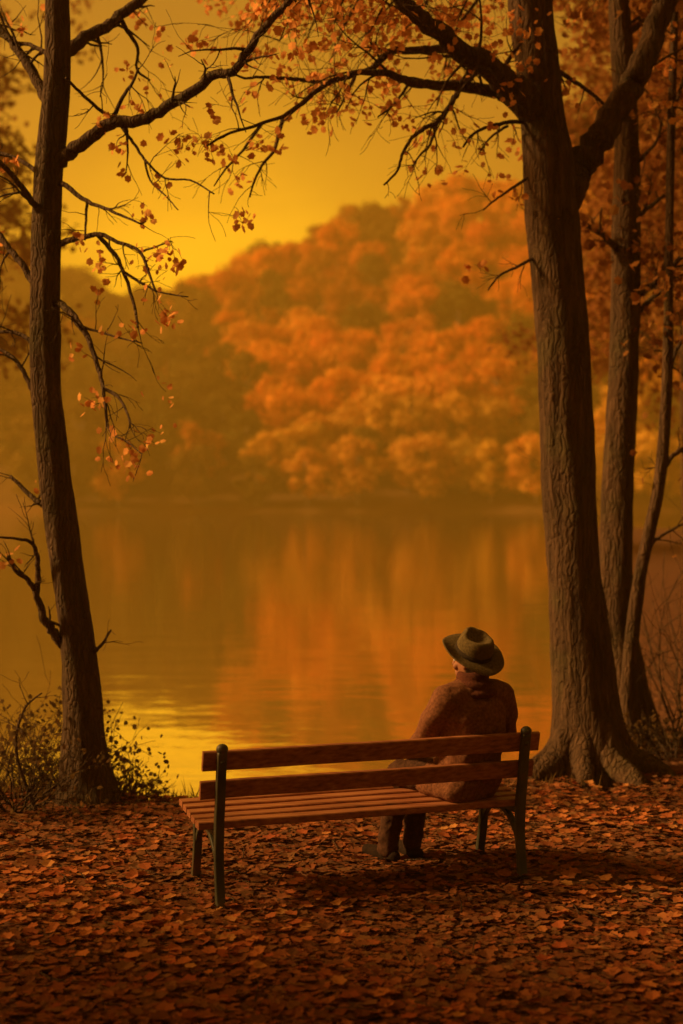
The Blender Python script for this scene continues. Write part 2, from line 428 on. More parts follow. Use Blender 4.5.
print('FAR TREES', len(placed))

# ------------------------------------------------------------------ near trees
LEAF_SHAPE = [(0, -.48), (.22, -.36), (.46, -.26), (.38, .02), (.44, .30), (.24, .36), (.10, .56), (-.05, .52), (-.22, .34), (-.42, .34), (-.36, .04), (-.48, -.22), (-.25, -.34)]
def add_leaf(mb, p, size, nrm, roll, curl=.15):
    u = nrm.orthogonal().normalized(); u.rotate(Quaternion(nrm, roll)); w_ = nrm.cross(u)
    pts = [p + u * (a * size) + w_ * (b * size) + nrm * (curl * size * (abs(a) * 1.2 + b * b)) for a, b in LEAF_SHAPE]
    b0 = len(mb.v); mb.v += [p] + pts; n = len(pts)
    mb.f += [(b0, b0 + 1 + i, b0 + 1 + (i + 1) % n) for i in range(n)]
rt = random.Random(5)
def rvec(r=rt): return Vector((r.gauss(0, 1), r.gauss(0, 1), r.gauss(0, 1))).normalized()
def px_path(pts, Y, drift=0.0, w0=4, w1=2):
    """picture polyline (x, y[, width]) at distance Y -> (point, radius) list"""
    n = len(pts); o = []
    for i, p in enumerate(pts):
        t = i / max(1, n - 1); YY = Y + drift * t
        wd = p[2] if len(p) > 2 else lerp(w0, w1, t)
        o.append((at(p[0], p[1], YY), wd / 2 / FPX * YY))
    return o
def twig(mb, tips, base, d, length, r, depth, rnd, droop=.1):
    n = 5; pts = [(base, r)]; p = base.copy(); dd = d.normalized()
    for i in range(n):
        dd = (dd + rvec(rnd) * .26 + Vector((0, 0, -droop * .3))).normalized(); p = p + dd * (length / n)
        pts.append((p.copy(), max(.0018, r * (1 - (i + 1) / n * .75))))
    tube(mb, pts, 5 if r > .006 else 4)
    tips.append((p.copy(), depth))
    if depth > 0:
        for k in range(rnd.choice((2, 3, 3))):
            i = rnd.randint(1, n - 1); q, rr = pts[i]
            nd = (dd + rvec(rnd) * .85).normalized()
            twig(mb, tips, q, nd, length * rnd.uniform(.45, .75), rr * .65, depth - 1, rnd, droop)
def limb(tree, path, rnd, mat, twigs=6, seg=10, tl=.5, tdepth=2, tips=None, smooth=4, ridge=.10, start=.2):
    pts = catmull(path, smooth)
    pts = [(p + rvec(rnd) * r * .28, r) for p, r in pts]
    mb = MB(); tube(mb, pts, seg, ridge, rs=rnd.random() * 50)
    n = len(pts); mytips = []
    for k in range(twigs):
        i = rnd.randint(int(n * start), n - 1); p, r = pts[i]
        t = (pts[min(i + 1, n - 1)][0] - pts[i - 1][0]).normalized()
        d = (t * .7 + rvec(rnd) * .9).normalized()
        twig(mb, mytips, p, d, tl * rnd.uniform(.5, 1.2), max(.004, min(r * .45, .014)), tdepth, rnd)
    mytips.append((pts[-1][0], 0))
    o = mb.build('limb', mat, tree)
    if tips is not None: tips += mytips
    return o
def leaves_at(mb, tips, rnd, prob, per, size, spread):
    for p, dp in tips:
        if rnd.random() > prob(p): continue
        for k in range(rnd.randint(*per)):
            q = p + Vector((rnd.gauss(0, spread), rnd.gauss(0, spread), rnd.gauss(-.02, spread * .8)))
            add_leaf(mb, q, size * rnd.uniform(.6, 1.25), rvec(rnd), rnd.uniform(0, 6.28))
def upper_crown(tree, top, rnd, mat, n, h0, h1, reach, tips, avoid=None):
    """the part of the tree above the picture: rising limbs with twigs"""
    for k in range(n):
        a = 2 * math.pi * (k + rnd.uniform(-.3, .3)) / n * 2.4; t = k / n
        b = Vector((top.x, top.y, lerp(h0, h1, t))); ln = reach * (1 - .5 * t) * rnd.uniform(.8, 1.15)
        d = Vector((math.cos(a), math.sin(a), 0))
        path = [(b, .055 * (1 - .6 * t)), (b + d * ln * .3 + Vector((0, 0, .35 * ln * .5)), .04 * (1 - .5 * t)), (b + d * ln * .65 + Vector((0, 0, .42 * ln)), .024), (b + d * ln + Vector((0, 0, .4 * ln)), .008)]
        limb(tree, path, rnd, mat, twigs=16, seg=6, tl=.9, tdepth=2, tips=tips, ridge=0, smooth=3)

def trunk_path(cols, Y, Ydrift=0.0):
    """(x, y, width) from the top of the picture to the foot"""
    return px_path(cols, Y, Ydrift)

# ---- left tree
YL = 10.1
lt = empty('autumn_tree', at(84, 800, YL)); lt.location.z = 0
tag(lt, 'slim dark tree at the left with a long bare limb arching over the lake', 'tree')
path = [(Vector((lt.location.x + .0, YL, 12.0)), .03), (at(60, -330, YL), .085 * .9)] + trunk_path([(55, -120, 20), (57, 0, 24), (56.5, 88, 26), (48.5, 180, 28), (45, 297, 29), (46, 385, 30), (51, 440, 31), (57, 495, 32), (67, 565, 33), (77, 636, 35), (82, 700, 38), (84, 745, 44), (86, 775, 54), (87, 800, 72), (87, 812, 90)], YL)
mb = MB(); tube(mb, catmull(path, 9), 30, .085, rs=3.3); mb.build('trunk', M['bark_left'], lt)
rl = random.Random(11); LT = []
def LB(pts, drift, w0, w1, tw=5, tl=.45, td=1, start=.3): limb(lt, px_path(pts, YL, drift, w0, w1), rl, M['bark_left'], tw, 9, tl, td, LT, start=start)
LB([(56, 165), (68, 153), (85, 142), (110, 124), (140, 120), (165, 108), (195, 90), (215, 75), (232, 72), (248, 50), (262, 30), (290, 0), (310, -30)], -.7, 15, 6, 12)
LB([(56, 60), (66, 52), (85, 38), (105, 28), (125, 12), (150, -8), (180, -40)], .8, 15, 8, 8)
LB([(50, 105), (40, 88), (30, 68), (18, 50), (5, 35), (-14, 15)], .5, 12, 6, 6)
LB([(52, 60), (44, 52), (30, 45), (15, 42), (-10, 30)], .4, 5, 3, 4)
LB([(113, 120), (98, 108), (80, 92), (66, 78)], -.5, 4, 3, 2)
LB([(113, 120), (122, 98), (133, 82), (138, 68)], -.3, 5, 2, 5, .3)
LB([(120, 18), (130, 35), (138, 48), (137, 70), (150, 80)], .5, 5, 2, 3, .3)
LB([(118, 122), (126, 133), (135, 145), (145, 160), (165, 178), (190, 180), (214, 194)], -.6, 4, 1.5, 4, .3)
LB([(145, 160), (150, 180), (165, 195), (178, 210)], -.5, 2.6, 1.2, 2, .2)
LB([(55, 182), (66, 186), (87, 201), (105, 208), (120, 215), (142, 224)], -.5, 6, 2, 5, .3)
LB([(87, 201), (86, 220), (85, 240)], -.3, 3, 2, 2, .3)
LB([(52, 245), (66, 242), (80, 238), (100, 235), (118, 242), (140, 252), (150, 275), (156, 292)], -.6, 7, 2, 5, .3)
LB([(98, 235), (115, 255), (125, 275), (135, 308), (138, 328)], -.4, 5, 2.5, 5, .3)
LB([(125, 273), (145, 285), (160, 292), (188, 297)], -.5, 3.5, 1.3, 4, .25)
LB([(140, 252), (155, 247), (172, 241)], -.5, 2.6, 1.2, 2, .2)
LB([(50, 296), (60, 303), (72, 315), (82, 327), (92, 348), (100, 375), (103, 390), (107, 422)], -.6, 8, 3, 8, .35)
LB([(82, 327), (100, 332), (120, 338), (142, 343)], -.5, 3, 1.3, 4, .25)
LB([(103, 388), (118, 397), (128, 415), (130, 428)], -.6, 3.5, 1.6, 5, .3)
LB([(106, 420), (112, 434), (126, 441), (142, 454)], -.7, 2.5, 1.2, 4, .25)
LB([(45, 354), (38, 350), (25, 337), (10, 332), (-8, 333)], .4, 6, 3, 4)
LB([(44, 398), (33, 390), (25, 375), (17, 362), (5, 352), (-8, 347)], .3, 6, 3, 4)
LB([(44, 292), (32, 280), (20, 262), (10, 250), (-2, 233), (-12, 222)], .3, 8, 5, 4)
LB([(48, 218), (38, 210), (25, 192), (12, 175), (-3, 160)], -.3, 8, 5, 4)
LB([(48, 182), (36, 172), (20, 160), (-4, 152)], .4, 6, 3, 4)
LB([(70, 648), (60, 641), (52, 630), (44, 618), (40, 605), (35, 590), (28, 580), (15, 570), (8, 556)], -.3, 11, 3, 5, .3)
LB([(37, 595), (38, 575), (37, 556), (32, 543), (18, 539), (-5, 537)], -.3, 7, 2, 4, .3)
LB([(55, 520), (47, 507), (35, 500), (25, 490), (10, 476)], .2, 8, 3, 5, .3)
LB([(90, 655), (97, 650), (105, 640), (111, 630)], -.2, 5, 2, 3, .2)
upper_crown(lt, Vector((lt.location.x - .15, YL, 0)), rl, M['bark_left'], 9, 6.4, 11.2, 2.6, LT)
mb = MB()
def probL(p):
    if p.z > 5.9: return .4
    return .10 if p.z > 3.0 else (.13 if p.z > 2.2 else .03)
leaves_at(mb, LT, rl, probL, (5, 12), .052, .05)
mb.build('foliage', M['leaf_red'], lt, False)

# ---- right tree
YR = 11.2
gt = empty('autumn_tree', at(592, 775, YR)); gt.location.z = 0
tag(gt, 'thickest tree at the right with furrowed bark and a fork near the top', 'tree')
path = [(Vector((2.35, YR + .3, 14.0)), .04), (at(515, -500, YR), .12)] + trunk_path([(524, -150, 40), (530, 0, 44), (538, 60, 43), (543, 115, 45), (549, 165, 52), (554, 230, 53), (558, 280, 50), (564, 380, 51), (569, 480, 51), (573, 560, 52), (578, 620, 56), (583, 680, 62), (587, 720, 70), (590, 750, 84), (592, 775, 108), (592, 790, 135)], YR)
mb = MB(); tube(mb, catmull(path, 10), 44, .075, rs=8.1)
for a, ln, w0 in ((-2.6, .62, .15), (-1.9, .50, .12), (-1.2, .65, .15), (-.45, .6, .14), (.5, .5, .12), (3.3, .5, .13)):
    c0 = Vector((gt.location.x - .02, YR, 0)); d = Vector((math.cos(a), math.sin(a), 0)); q = Vector((-d.y, d.x, 0))
    tube(mb, catmull([(c0 + d * .16 + Vector((0, 0, .42)), w0 * .7), (c0 + d * .30 + Vector((0, 0, .14)), w0 * .75), (c0 + d * (.30 + ln * .45) + q * .05 + Vector((0, 0, .01)), w0 * .55), (c0 + d * (.22 + ln * .8) - q * .04 + Vector((0, 0, -.06)), w0 * .3)], 5), 14, .12, rs=a)
mb.build('trunk', M['bark'], gt)
rr_ = random.Random(31); RT = []
def RB(pts, drift, w0, w1, tw=6, tl=.5, td=2, start=.25, seg=10): limb(gt, px_path(pts, YR, drift, w0, w1), rr_, M['bark'], tw, seg, tl, td, RT, start=start)
RB([(545, 128), (528, 102), (512, 88), (498, 76), (478, 60), (455, 45), (430, 25), (405, 3), (380, -22), (350, -60)], -1.2, 30, 12, 14, .8, seg=14)
RB([(448, 50), (430, 49), (405, 50), (388, 53), (372, 68), (354, 74), (325, 85), (302, 103), (283, 116), (254, 126), (225, 135), (207, 146)], -1.3, 9, 2, 8, .4)
RB([(283, 117), (275, 148), (262, 165), (253, 185), (250, 197)], -1.4, 4, 1.5, 5, .3, 1)
RB([(262, 124), (243, 150), (225, 170), (214, 186)], -1.4, 3.5, 1.3, 4, .3, 1)
RB([(327, 84), (300, 80), (280, 78), (260, 77), (245, 78), (232, 73)], -1.4, 4.5, 2, 4, .3, 1)
RB([(530, 118), (508, 97), (490, 92), (465, 86), (440, 86), (415, 83), (395, 76), (375, 72), (350, 74)], -.8, 14, 5, 8, .5)
RB([(478, 68), (470, 78), (458, 92), (450, 105), (440, 120), (425, 128), (412, 138), (402, 155), (398, 170), (384, 185)], -1.0, 8, 2, 7, .4, 1)
RB([(437, 123), (430, 145), (420, 155), (412, 167)], -.9, 4, 1.5, 5, .3, 1)
RB([(535, 124), (515, 122), (500, 124), (485, 128), (472, 135), (463, 147)], -.5, 5, 2, 5, .3, 1)
RB([(507, 126), (490, 138), (480, 152)], -.5, 3, 1.5, 4, .3, 1)
RB([(535, 172), (522, 182), (508, 191), (495, 200), (483, 210)], -.4, 4, 1.5, 4, .25, 1)
RB([(540, 255), (528, 261), (515, 268), (500, 275), (488, 290)], -.4, 4, 1.5, 4, .25, 1)
RB([(408, 84), (400, 97), (390, 108), (378, 117)], -1.0, 3.5, 1.5, 4, .3, 1)
RB([(355, 75), (345, 98), (337, 112)], -1.2, 4, 1.5, 4, .3, 1)
RB([(560, 205), (570, 188), (582, 166), (600, 140), (618, 110), (635, 80), (650, 45), (660, 18), (670, -15), (690, -90), (700, -180)], .5, 34, 17, 10, .8, seg=16)
RB([(546, 62), (558, 71), (570, 79), (590, 92), (610, 110)], .3, 6, 3, 4, .3, 1)
RB([(500, 92), (503, 72), (512, 55), (520, 44)], -.3, 6, 3, 6, .4, 1)
upper_crown(gt, Vector((2.0, YR, 0)), rr_, M['bark'], 16, 6.6, 13.5, 4.4, RT)
# low spreading twigs that carry the rusty canopy over the lake
for k in range(26):
    x = rr_.uniform(250, 520); y0 = rr_.uniform(-90, -10)
    pp = [(x + 30, y0 - 20), (x, y0 + 20), (x - 20, y0 + 50), (x - 45 + rr_.uniform(-20, 20), y0 + 90)]
    limb(gt, px_path(pp, YR + rr_.uniform(-1.2, 1.5), rr_.uniform(-.5, .5), 5, 1.5), rr_, M['bark'], 7, 5, .55, 2, RT, ridge=0, smooth=2) if k < 13 else None
mb = MB()
def probR(p):
    if p.z > 6.3: return .42
    if p.z > 5.4: return .2
    return .15 if p.z > 4.6 else .07
leaves_at(mb, RT, rr_, probR, (5, 12), .056, .065)
mb.build('foliage', M['leaf_red'], gt, False)

# ---- second tree behind it
YS = 12.4
st = empty('autumn_tree', at(630, 745, YS)); st.location.z = 0
tag(st, 'medium straight tree rising right behind the thickest trunk', 'tree')
path = [(Vector((2.5, YS, 12.5)), .03), (at(612, -400, YS), .10)] + trunk_path([(616, -120, 18), (619, 0, 20), (625, 90, 23), (627, 160, 25), (626, 230, 27), (626, 300, 28), (623, 380, 29), (620, 450, 30), (617, 520, 32), (616, 580, 34), (619, 640, 38), (627, 700, 46), (634, 740, 62), (638, 765, 90)], YS)
mb = MB(); tube(mb, catmull(path, 9), 28, .085, rs=13.7)
tube(mb, catmull([(at(640, 700, YS), .12), (at(652, 738, YS - .1), .1), (at(672, 768, YS - .3), .05)], 5), 10, .2)
mb.build('trunk', M['bark'], st); ST = []
def SB(pts, drift, w0, w1, tw=5, tl=.45, td=1): limb(st, px_path(pts, YS, drift, w0, w1), rr_, M['bark'], tw, 8, tl, td, ST)
SB([(622, 258), (612, 244), (602, 235), (590, 227), (578, 222)], -.4, 8, 4, 3, .3)
SB([(602, 235), (600, 222), (602, 208)], -.4, 3, 1.5, 2, .2)
SB([(630, 300), (643, 290), (655, 283), (668, 268), (684, 256), (700, 245)], -.3, 9, 4, 6)
SB([(630, 225), (643, 212), (655, 203), (667, 192)], .3, 6, 3, 4)
SB([(630, 170), (645, 155), (657, 140), (662, 122)], -.3, 5, 2, 4)
SB([(628, 325), (645, 305), (665, 290), (690, 282)], .4, 6, 3, 5)
SB([(627, 95), (640, 75), (646, 50), (640, 20)], .3, 6, 3, 5)
upper_crown(st, Vector((2.45, YS, 0)), rr_, M['bark'], 9, 6.2, 12, 2.6, ST)
mb = MB(); leaves_at(mb, ST, rr_, lambda p: .9 if p.z > 5.8 else .5, (3, 9), .08, .10); mb.build('foliage', M['leaf_rust'], st, False)

# ---- thin leaning stem
YT = 12.0
tt = empty('young_tree', at(629, 760, YT)); tt.location.z = 0
tag(tt, 'thin leaning tree curving up at the far right beside the thick trunks', 'tree')
mb = MB(); tube(mb, catmull([(Vector((2.95, YT, 9)), .01)] + px_path([(678, -150, 6), (675, 0, 7), (672, 100, 8), (669, 250, 9), (668, 340, 10), (665, 420, 11), (660, 480, 12), (650, 530, 12), (641, 570, 13), (634, 620, 14), (629, 680, 16), (630, 730, 18), (631, 770, 24)], YT), 7), 12, .1)
mb.build('trunk', M['bark'], tt); TT = []
for pts, a, b in (([(660, 482), (668, 462), (680, 450), (700, 440)], 6, 4), ([(669, 300), (660, 280), (652, 262)], 4, 2), ([(672, 120), (680, 90), (690, 60)], 4, 3), ([(667, 380), (676, 350), (690, 330)], 5, 3), ([(645, 555), (655, 540), (672, 530), (690, 520)], 5, 2)):
    limb(tt, px_path(pts, YT, .2, a, b), rr_, M['bark'], 5, 8, .4, 2, TT)
mb = MB(); leaves_at(mb, TT, rr_, lambda p: .5 if p.z > 3 else .1, (2, 6), .07, .1); mb.build('foliage', M['leaf_rust'], tt, False)

# ------------------------------------------------------------------ trees on the banks
def bank_tree(X, Y, h, crown_r, label, name='bank_tree', leafm='leaf_rust', base_crown=.35, n=1.0, lean=0, seed=0, leaf=.125):
    rnd = random.Random(seed); z0 = gz(X, Y) - .1
    o = empty(name, (X, Y, z0)); tag(o, label, 'tree')
    mb = MB(); r = h * .013
    top = Vector((X + lean, Y, z0 + h))
    path = [(Vector((X, Y, z0 - .2)), r * 1.5), (Vector((X, Y, z0 + .4)), r * 1.1), (Vector((X + lean * .2 + rnd.uniform(-.2, .2), Y, z0 + h * .35)), r * .85), (Vector((X + lean * .6 + rnd.uniform(-.3, .3), Y, z0 + h * .7)), r * .55), (top, .02)]
    tube(mb, catmull(path, 8), 16, .09, rs=seed); mb.build('trunk', M['bark'], o)
    tips = []; nl = int(12 * n)
    for k in range(nl):
        t = lerp(base_crown, .97, k / nl); a = k * 2.4 + rnd.uniform(-.4, .4); ln = crown_r * (1.05 - .55 * t) * rnd.uniform(.75, 1.2)
        b = Vector((X + lean * t, Y, z0 + h * t)); d = Vector((math.cos(a), math.sin(a), 0))
        limb(o, [(b, r * .45 * (1.1 - t)), (b + d * ln * .35 + Vector((0, 0, .22 * ln)), r * .3 * (1.1 - t)), (b + d * ln * .7 + Vector((0, 0, .36 * ln)), r * .16), (b + d * ln + Vector((0, 0, .35 * ln)), .008)], rnd, M['bark'], 10, 6, h * .10, 2, tips, 3, 0)
    mb = MB(); leaves_at(mb, tips, rnd, lambda p: .9 if p.z > 2.8 else 0, (7, 15), leaf, .28)
    mb.build('foliage', M[leafm], o, False); return o
bank_tree(8.9, 36, 17, 3.2, 'rusty tree on the right bank seen between the thickest trunk and the medium trunk', seed=1, leafm='leaf_rust', base_crown=.25, leaf=.17)
bank_tree(11.6, 44, 20, 4.4, 'tallest rusty tree farthest along the right bank behind the thin leaning tree', seed=2, leafm='leaf_rust', base_crown=.2, n=1.3, leaf=.19)
bank_tree(5.6, 21, 12, 1.9, 'slender hazy tree at the right edge of the picture behind bare twigs', seed=3, leafm='leaf_rust', base_crown=.35, leaf=.12)
bank_tree(-13.6, 44, 20, 3.9, 'dim hazy tree at the left edge of the picture behind the slim trunk', seed=4, leafm='leaf_rust', base_crown=.3, leaf=.19)
bank_tree(-11.5, 3.7, 14, 3.2, 'broad unseen tree added on the left bank for its shade, level with the bench', seed=6, base_crown=.25, n=1.7, leaf=.19)  # added out of view so its crown darkens the foreground
bank_tree(-9.0, 2.0, 12, 3.6, 'broad unseen tree added on the left for its shade, level with the viewer', seed=7, base_crown=.3)  # second added tree, out of view, blocking sun from the near ground

# ------------------------------------------------------------------ undergrowth
def shrub(X, Y, h, spread, n, label, leafm, dens, seed, name='shrub', leaf=.05, td=2, group=None, lean=0):
    rnd = random.Random(seed); z0 = gz(X, Y) - .03
    o = empty(name, (X, Y, z0)); tag(o, label, 'shrub', group); mb = MB(); tips = []
    for k in range(n):
        a = rnd.uniform(0, 6.28); b = Vector((X + math.cos(a) * spread * .2 * rnd.random(), Y + math.sin(a) * spread * .2, z0))
        d = Vector((math.cos(a) * spread / h * .8 + lean, math.sin(a) * spread / h * .8, 1)).normalized()
        twig(mb, tips, b, d, h * rnd.uniform(.6, 1.1), .010, td, rnd, -.05)
    mb.build('stems', M['bark_left'], o)
    if dens:
        mb = MB(); leaves_at(mb, tips, rnd, lambda p: dens, (2, 6), leaf * .7, .06); mb.build('foliage', M[leafm], o, False)
    return o
shrub(-2.25, 9.9, .75, .8, 26, 'low dark bush at the far left edge beside the slim tree', 'leaf_brown', .45, 1)
shrub(-2.05, 10.4, .50, .6, 22, 'leafy bush touching the foot of the slim left tree', 'leaf_brown', .45, 2)
shrub(-1.66, 10.5, .34, .5, 24, 'small bush just right of the foot of the slim left tree', 'leaf_brown', .4, 3)
shrub(-1.46, 10.7, .2, .45, 18, 'lowest scrubby plant near the water right of the slim tree', 'leaf_brown', .4, 4)
shrub(-2.75, 10.8, .8, .8, 22, 'bush by the water behind the low dark bush at the left edge', 'leaf_brown', .45, 5)
shrub(2.85, 12.2, 1.5, .7, 9, 'bare twiggy bush at the right edge behind the tree roots', 'leaf_brown', 0, 6)
shrub(3.3, 13.6, 1.9, .9, 10, 'taller bare bush farthest back on the right bank', 'leaf_brown', 0, 7)
shrub(2.75, 11.6, .45, .6, 18, 'low brown bush by the right hand tree roots', 'leaf_brown', .6, 8)
sp = empty('sapling', at(32, 800, 9.7)); sp.location.z = 0
tag(sp, 'thin bare sapling bending up out of the bushes at far left', 'sapling')
SP = []
limb(sp, px_path([(36, 812), (28, 790), (19, 765), (16, 740), (20, 720), (28, 704), (42, 693)], 9.7, 0, 5, 1.5), rl, M['bark_left'], 7, 7, .25, 1, SP, start=.3)

# ------------------------------------------------------------------ fallen leaves
rg = random.Random(77); mb = MB()
for i in range(46000):
    y = 4.6 + 6.6 * rg.random() ** 1.15; x = rg.uniform(-.34, .36) * (y + 2)
    if y > shore(x) - .5: continue
    if noise.noise(Vector((x * .8, y * .8, 9))) < -.25 and rg.random() < .5: continue
    n = Vector((rg.gauss(0, .17), rg.gauss(0, .17), 1)).normalized()
    add_leaf(mb, Vector((x, y, gz(x, y) + .008 + rg.random() * .018)), rg.choice((.022, .03, .04, .048, .055, .075)) * rg.uniform(.7, 1.3), n, rg.uniform(0, 6.28), rg.uniform(-.25, .35))
M['litter'] = leaf_mat('litter', [(.17, .060, .024), (.26, .080, .030), (.15, .060, .026), (.36, .125, .045), (.19, .070, .028), (.24, .11, .042), (.16, .070, .030), (.32, .085, .034)], .15)
n_dull = len(mb.f)
for i in range(5200):
    y = 5.2 + 5.6 * rg.random(); x = rg.uniform(-.34, .36) * (y + 1)
    if y > shore(x) - .6 or noise.noise(Vector((x * .9, y * .9, 4))) + rg.uniform(-.3, .3) < .12: continue
    n = Vector((rg.gauss(0, .16), rg.gauss(0, .16), 1)).normalized()
    add_leaf(mb, Vector((x, y, gz(x, y) + .022 + rg.random() * .014)), rg.uniform(.045, .085), n, rg.uniform(0, 6.28), rg.uniform(0, .4))
lit = mb.build('fallen_leaves', M['litter'], None, False)
lit.data.materials.append(leaf_mat('fresh_leaf', [(.40, .11, .038), (.48, .18, .055), (.36, .09, .032), (.50, .23, .07)], .15))
lit.data.polygons.foreach_set('material_index', [0] * n_dull + [1] * (len(mb.f) - n_dull))
tag(lit, 'red and brown fallen leaves carpeting the bank around the bench', 'fallen leaves', kind='stuff')

gb = random.Random(55); mb = MB()
for i in range(9000):
    x = gb.uniform(-4.2, 3.2); e = shore(x); y = e - .15 - abs(gb.gauss(0, .42))
    if noise.noise(Vector((x * 1.3, y * 1.3, 7))) + gb.uniform(-.25, .25) < -.05: continue
    z = gz(x, y) - .01; h = gb.uniform(.04, .17) * (1.2 if x < -1 else .8); a = gb.uniform(0, 6.28); ww = gb.uniform(.003, .007)
    p = Vector((x, y, z)); t = p + Vector((gb.gauss(0, .4) * h, gb.gauss(0, .4) * h, h)); m_ = p.lerp(t, .55) + Vector((0, 0, .012)); sx = Vector((math.cos(a), math.sin(a), 0)) * ww
    mb.add([p - sx, p + sx, m_ + sx * .7, m_ - sx * .7, t], [(0, 1, 2, 3), (3, 2, 4)])
tag(mb.build('shore_grass', leaf_mat('dry_grass', [(.10, .06, .022), (.16, .095, .03), (.13, .06, .022)], .3), None, False), 'brown withered grass fringing the edge of the bank', 'grass', kind='stuff')
gt_ = random.Random(91); mb = MB()
for i in range(220):
    y = gt_.uniform(5.4, 10.6); x = gt_.uniform(-.3, .32) * (y + 1); a = gt_.uniform(0, 6.28); ln = gt_.uniform(.06, .28)
    p = Vector((x, y, gz(x, y) + .03)); d = Vector((math.cos(a), math.sin(a), gt_.uniform(-.02, .06)))
    tube(mb, [(p, .004), (p + d * ln * .5 + rvec(gt_) * .012, .0035), (p + d * ln, .0015)], 5)
tag(mb.build('fallen_twigs', M['bark_left'], None), 'short dry twigs scattered among the fallen leaves', 'twigs', kind='stuff')

# ------------------------------------------------------------------ park bench
BO = Vector((-.663, 7.561, 0)); BA = .325; BL = 1.763
bu = Vector((math.cos(BA), math.sin(BA), 0)); bv = Vector((-math.sin(BA), math.cos(BA), 0))
bench = empty('park_bench', BO, 0)
tag(bench, 'wooden slatted park bench with dark iron legs facing the lake', 'bench')
def BP(u, v_, z): return BO + bu * u + bv * v_ + Vector((0, 0, z))
def plank(mb, u0, u1, c, tdir, wdir, t, wd, rnd):
    """long plank from u0 to u1; c=(v,z) centre, tdir/wdir unit (v,z) for thickness/width; softened edges, slight waviness"""
    prof = []
    e = .005; a, b = t / 2, wd / 2
    for sx, sy in ((-1, -1), (1, -1), (1, 1), (-1, 1)):
        if sx * sy > 0: q = [(sx * a, sy * (b - e)), (sx * (a - e), sy * b)]
        else: q = [(sx * (a - e), sy * b), (sx * a, sy * (b - e))]
        prof += q
    n = 14; vs_, fs_ = [], []
    ph = rnd.uniform(0, 9)
    for i in range(n + 1):
        u = lerp(u0, u1, i / n); dv = .0025 * noise.noise(Vector((u * 3, ph, 0))); dz = .003 * noise.noise(Vector((u * 2.5, ph, 4)))
        for p, q in prof:
            vs_.append(BP(u, c[0] + p * tdir[0] + q * wdir[0] + dv, c[1] + p * tdir[1] + q * wdir[1] + dz))
    m_ = len(prof)
    fs_ = [(i * m_ + k, i * m_ + (k + 1) % m_, (i + 1) * m_ + (k + 1) % m_, (i + 1) * m_ + k) for i in range(n) for k in range(m_)]
    fs_ += [tuple(reversed(range(m_))), tuple(range(n * m_, (n + 1) * m_))]
    mb.add(vs_, fs_)
rb = random.Random(3)
mb = MB()
tl = Vector((-.22, .975)).normalized(); tn = (tl.y, -tl.x)
plank(mb, -.095, BL + .10, (-.062, .785), tn, (tl.x, tl.y), .030, .108, rb)
plank(mb, -.100, BL - .02 + .1, (-.024, .625), tn, (tl.x, tl.y), .030, .100, rb)
mb.build('backrest', M['wood'], bench, False)
mb = MB()
for k in range(5):
    v0 = .045 + k * .103
    plank(mb, -.10, BL + (.06 if k else .05), (v0, .425 + .008 * k), (0, 1), (1, 0), .034 if k else .040, .086, rb)
mb.build('seat', M['wood'], bench, False)
def bar(mb, pts, wu, u, rnd_top=False):
    """flat cast bar: pts = (v, z, depth) in the side plane, width wu across"""
    P = catmull([(Vector((0, p[0], p[1])), p[2]) for p in pts], 6); n = len(P); vs_ = []
    m_ = 16
    for i, (p, d) in enumerate(P):
        t = (P[min(i + 1, n - 1)][0] - P[max(0, i - 1)][0]).normalized(); nn = Vector((0, t.z, -t.y))
        for k in range(m_):
            a = 2 * math.pi * (k + .5) / m_
            ca, sa = math.cos(a), math.sin(a)
            ca = math.copysign(abs(ca) ** .3, ca); sa = math.copysign(abs(sa) ** .3, sa)
            q = p + nn * (sa * d / 2); vs_.append(BP(u + ca * wu / 2, q.y, q.z))
    fs_ = [(i * m_ + k, i * m_ + (k + 1) % m_, (i + 1) * m_ + (k + 1) % m_, (i + 1) * m_ + k) for i in range(n - 1) for k in range(m_)]
    fs_ += [tuple(reversed(range(m_))), tuple(range((n - 1) * m_, n * m_))]
    mb.add(vs_, fs_)
for u in (0, BL):
    mb = MB(); bar(mb, [(-.075, -.01, .075), (-.062, .05, .046), (-.035, .25, .044), (-.040, .43, .055), (-.062, .55, .048), (-.085, .70, .046), (-.112, .84, .042)], .050, u)
    leg = mb.build('leg', M['iron'], bench)
    mb = MB(); c = BP(u, -.112, .852); b0 = len(mb.v)
    for i in range(9):
        a = math.pi * i / 8
        for k in range(14):
            t = 2 * math.pi * k / 14; mb.v.append(c + bu * (.033 * math.sin(a) * math.cos(t)) + bv * (.028 * math.sin(a) * math.sin(t)) + Vector((0, 0, .030 * math.cos(a))))
    mb.f += [(b0 + i * 14 + k, b0 + i * 14 + (k + 1) % 14, b0 + (i + 1) * 14 + (k + 1) % 14, b0 + (i + 1) * 14 + k) for i in range(8) for k in range(14)]
    mb.build('finial', M['iron'], leg)
    mb = MB(); bar(mb, [(.535, -.01, .065), (.515, .05, .042), (.475, .2, .040), (.47, .33, .045), (.50, .40, .05)], .048, u); mb.build('leg', M['iron'], bench)
    mb = MB(); bar(mb, [(-.05, .392, .04), (.1, .383, .034), (.3, .392, .034), (.53, .412, .034)], .045, u); mb.build('seat_rail', M['iron'], bench)
    mb = MB(); bar(mb, [(-.035, .17, .02), (.02, .27, .028), (.13, .345, .03), (.25, .365, .032), (.36, .34, .03), (.45, .26, .028), (.485, .15, .018)], .034, u); mb.build('brace', M['iron'], bench)
    for z, v_ in ((.785, -.105), (.625, -.072)):
        mb = MB(); c = BP(u, v_ - .008, z)
        tube(mb, [(c + bv * .02, .012), (c - bv * .012, .012), (c - bv * .018, .007)], 10); mb.build('bolt', M['iron'], bench)

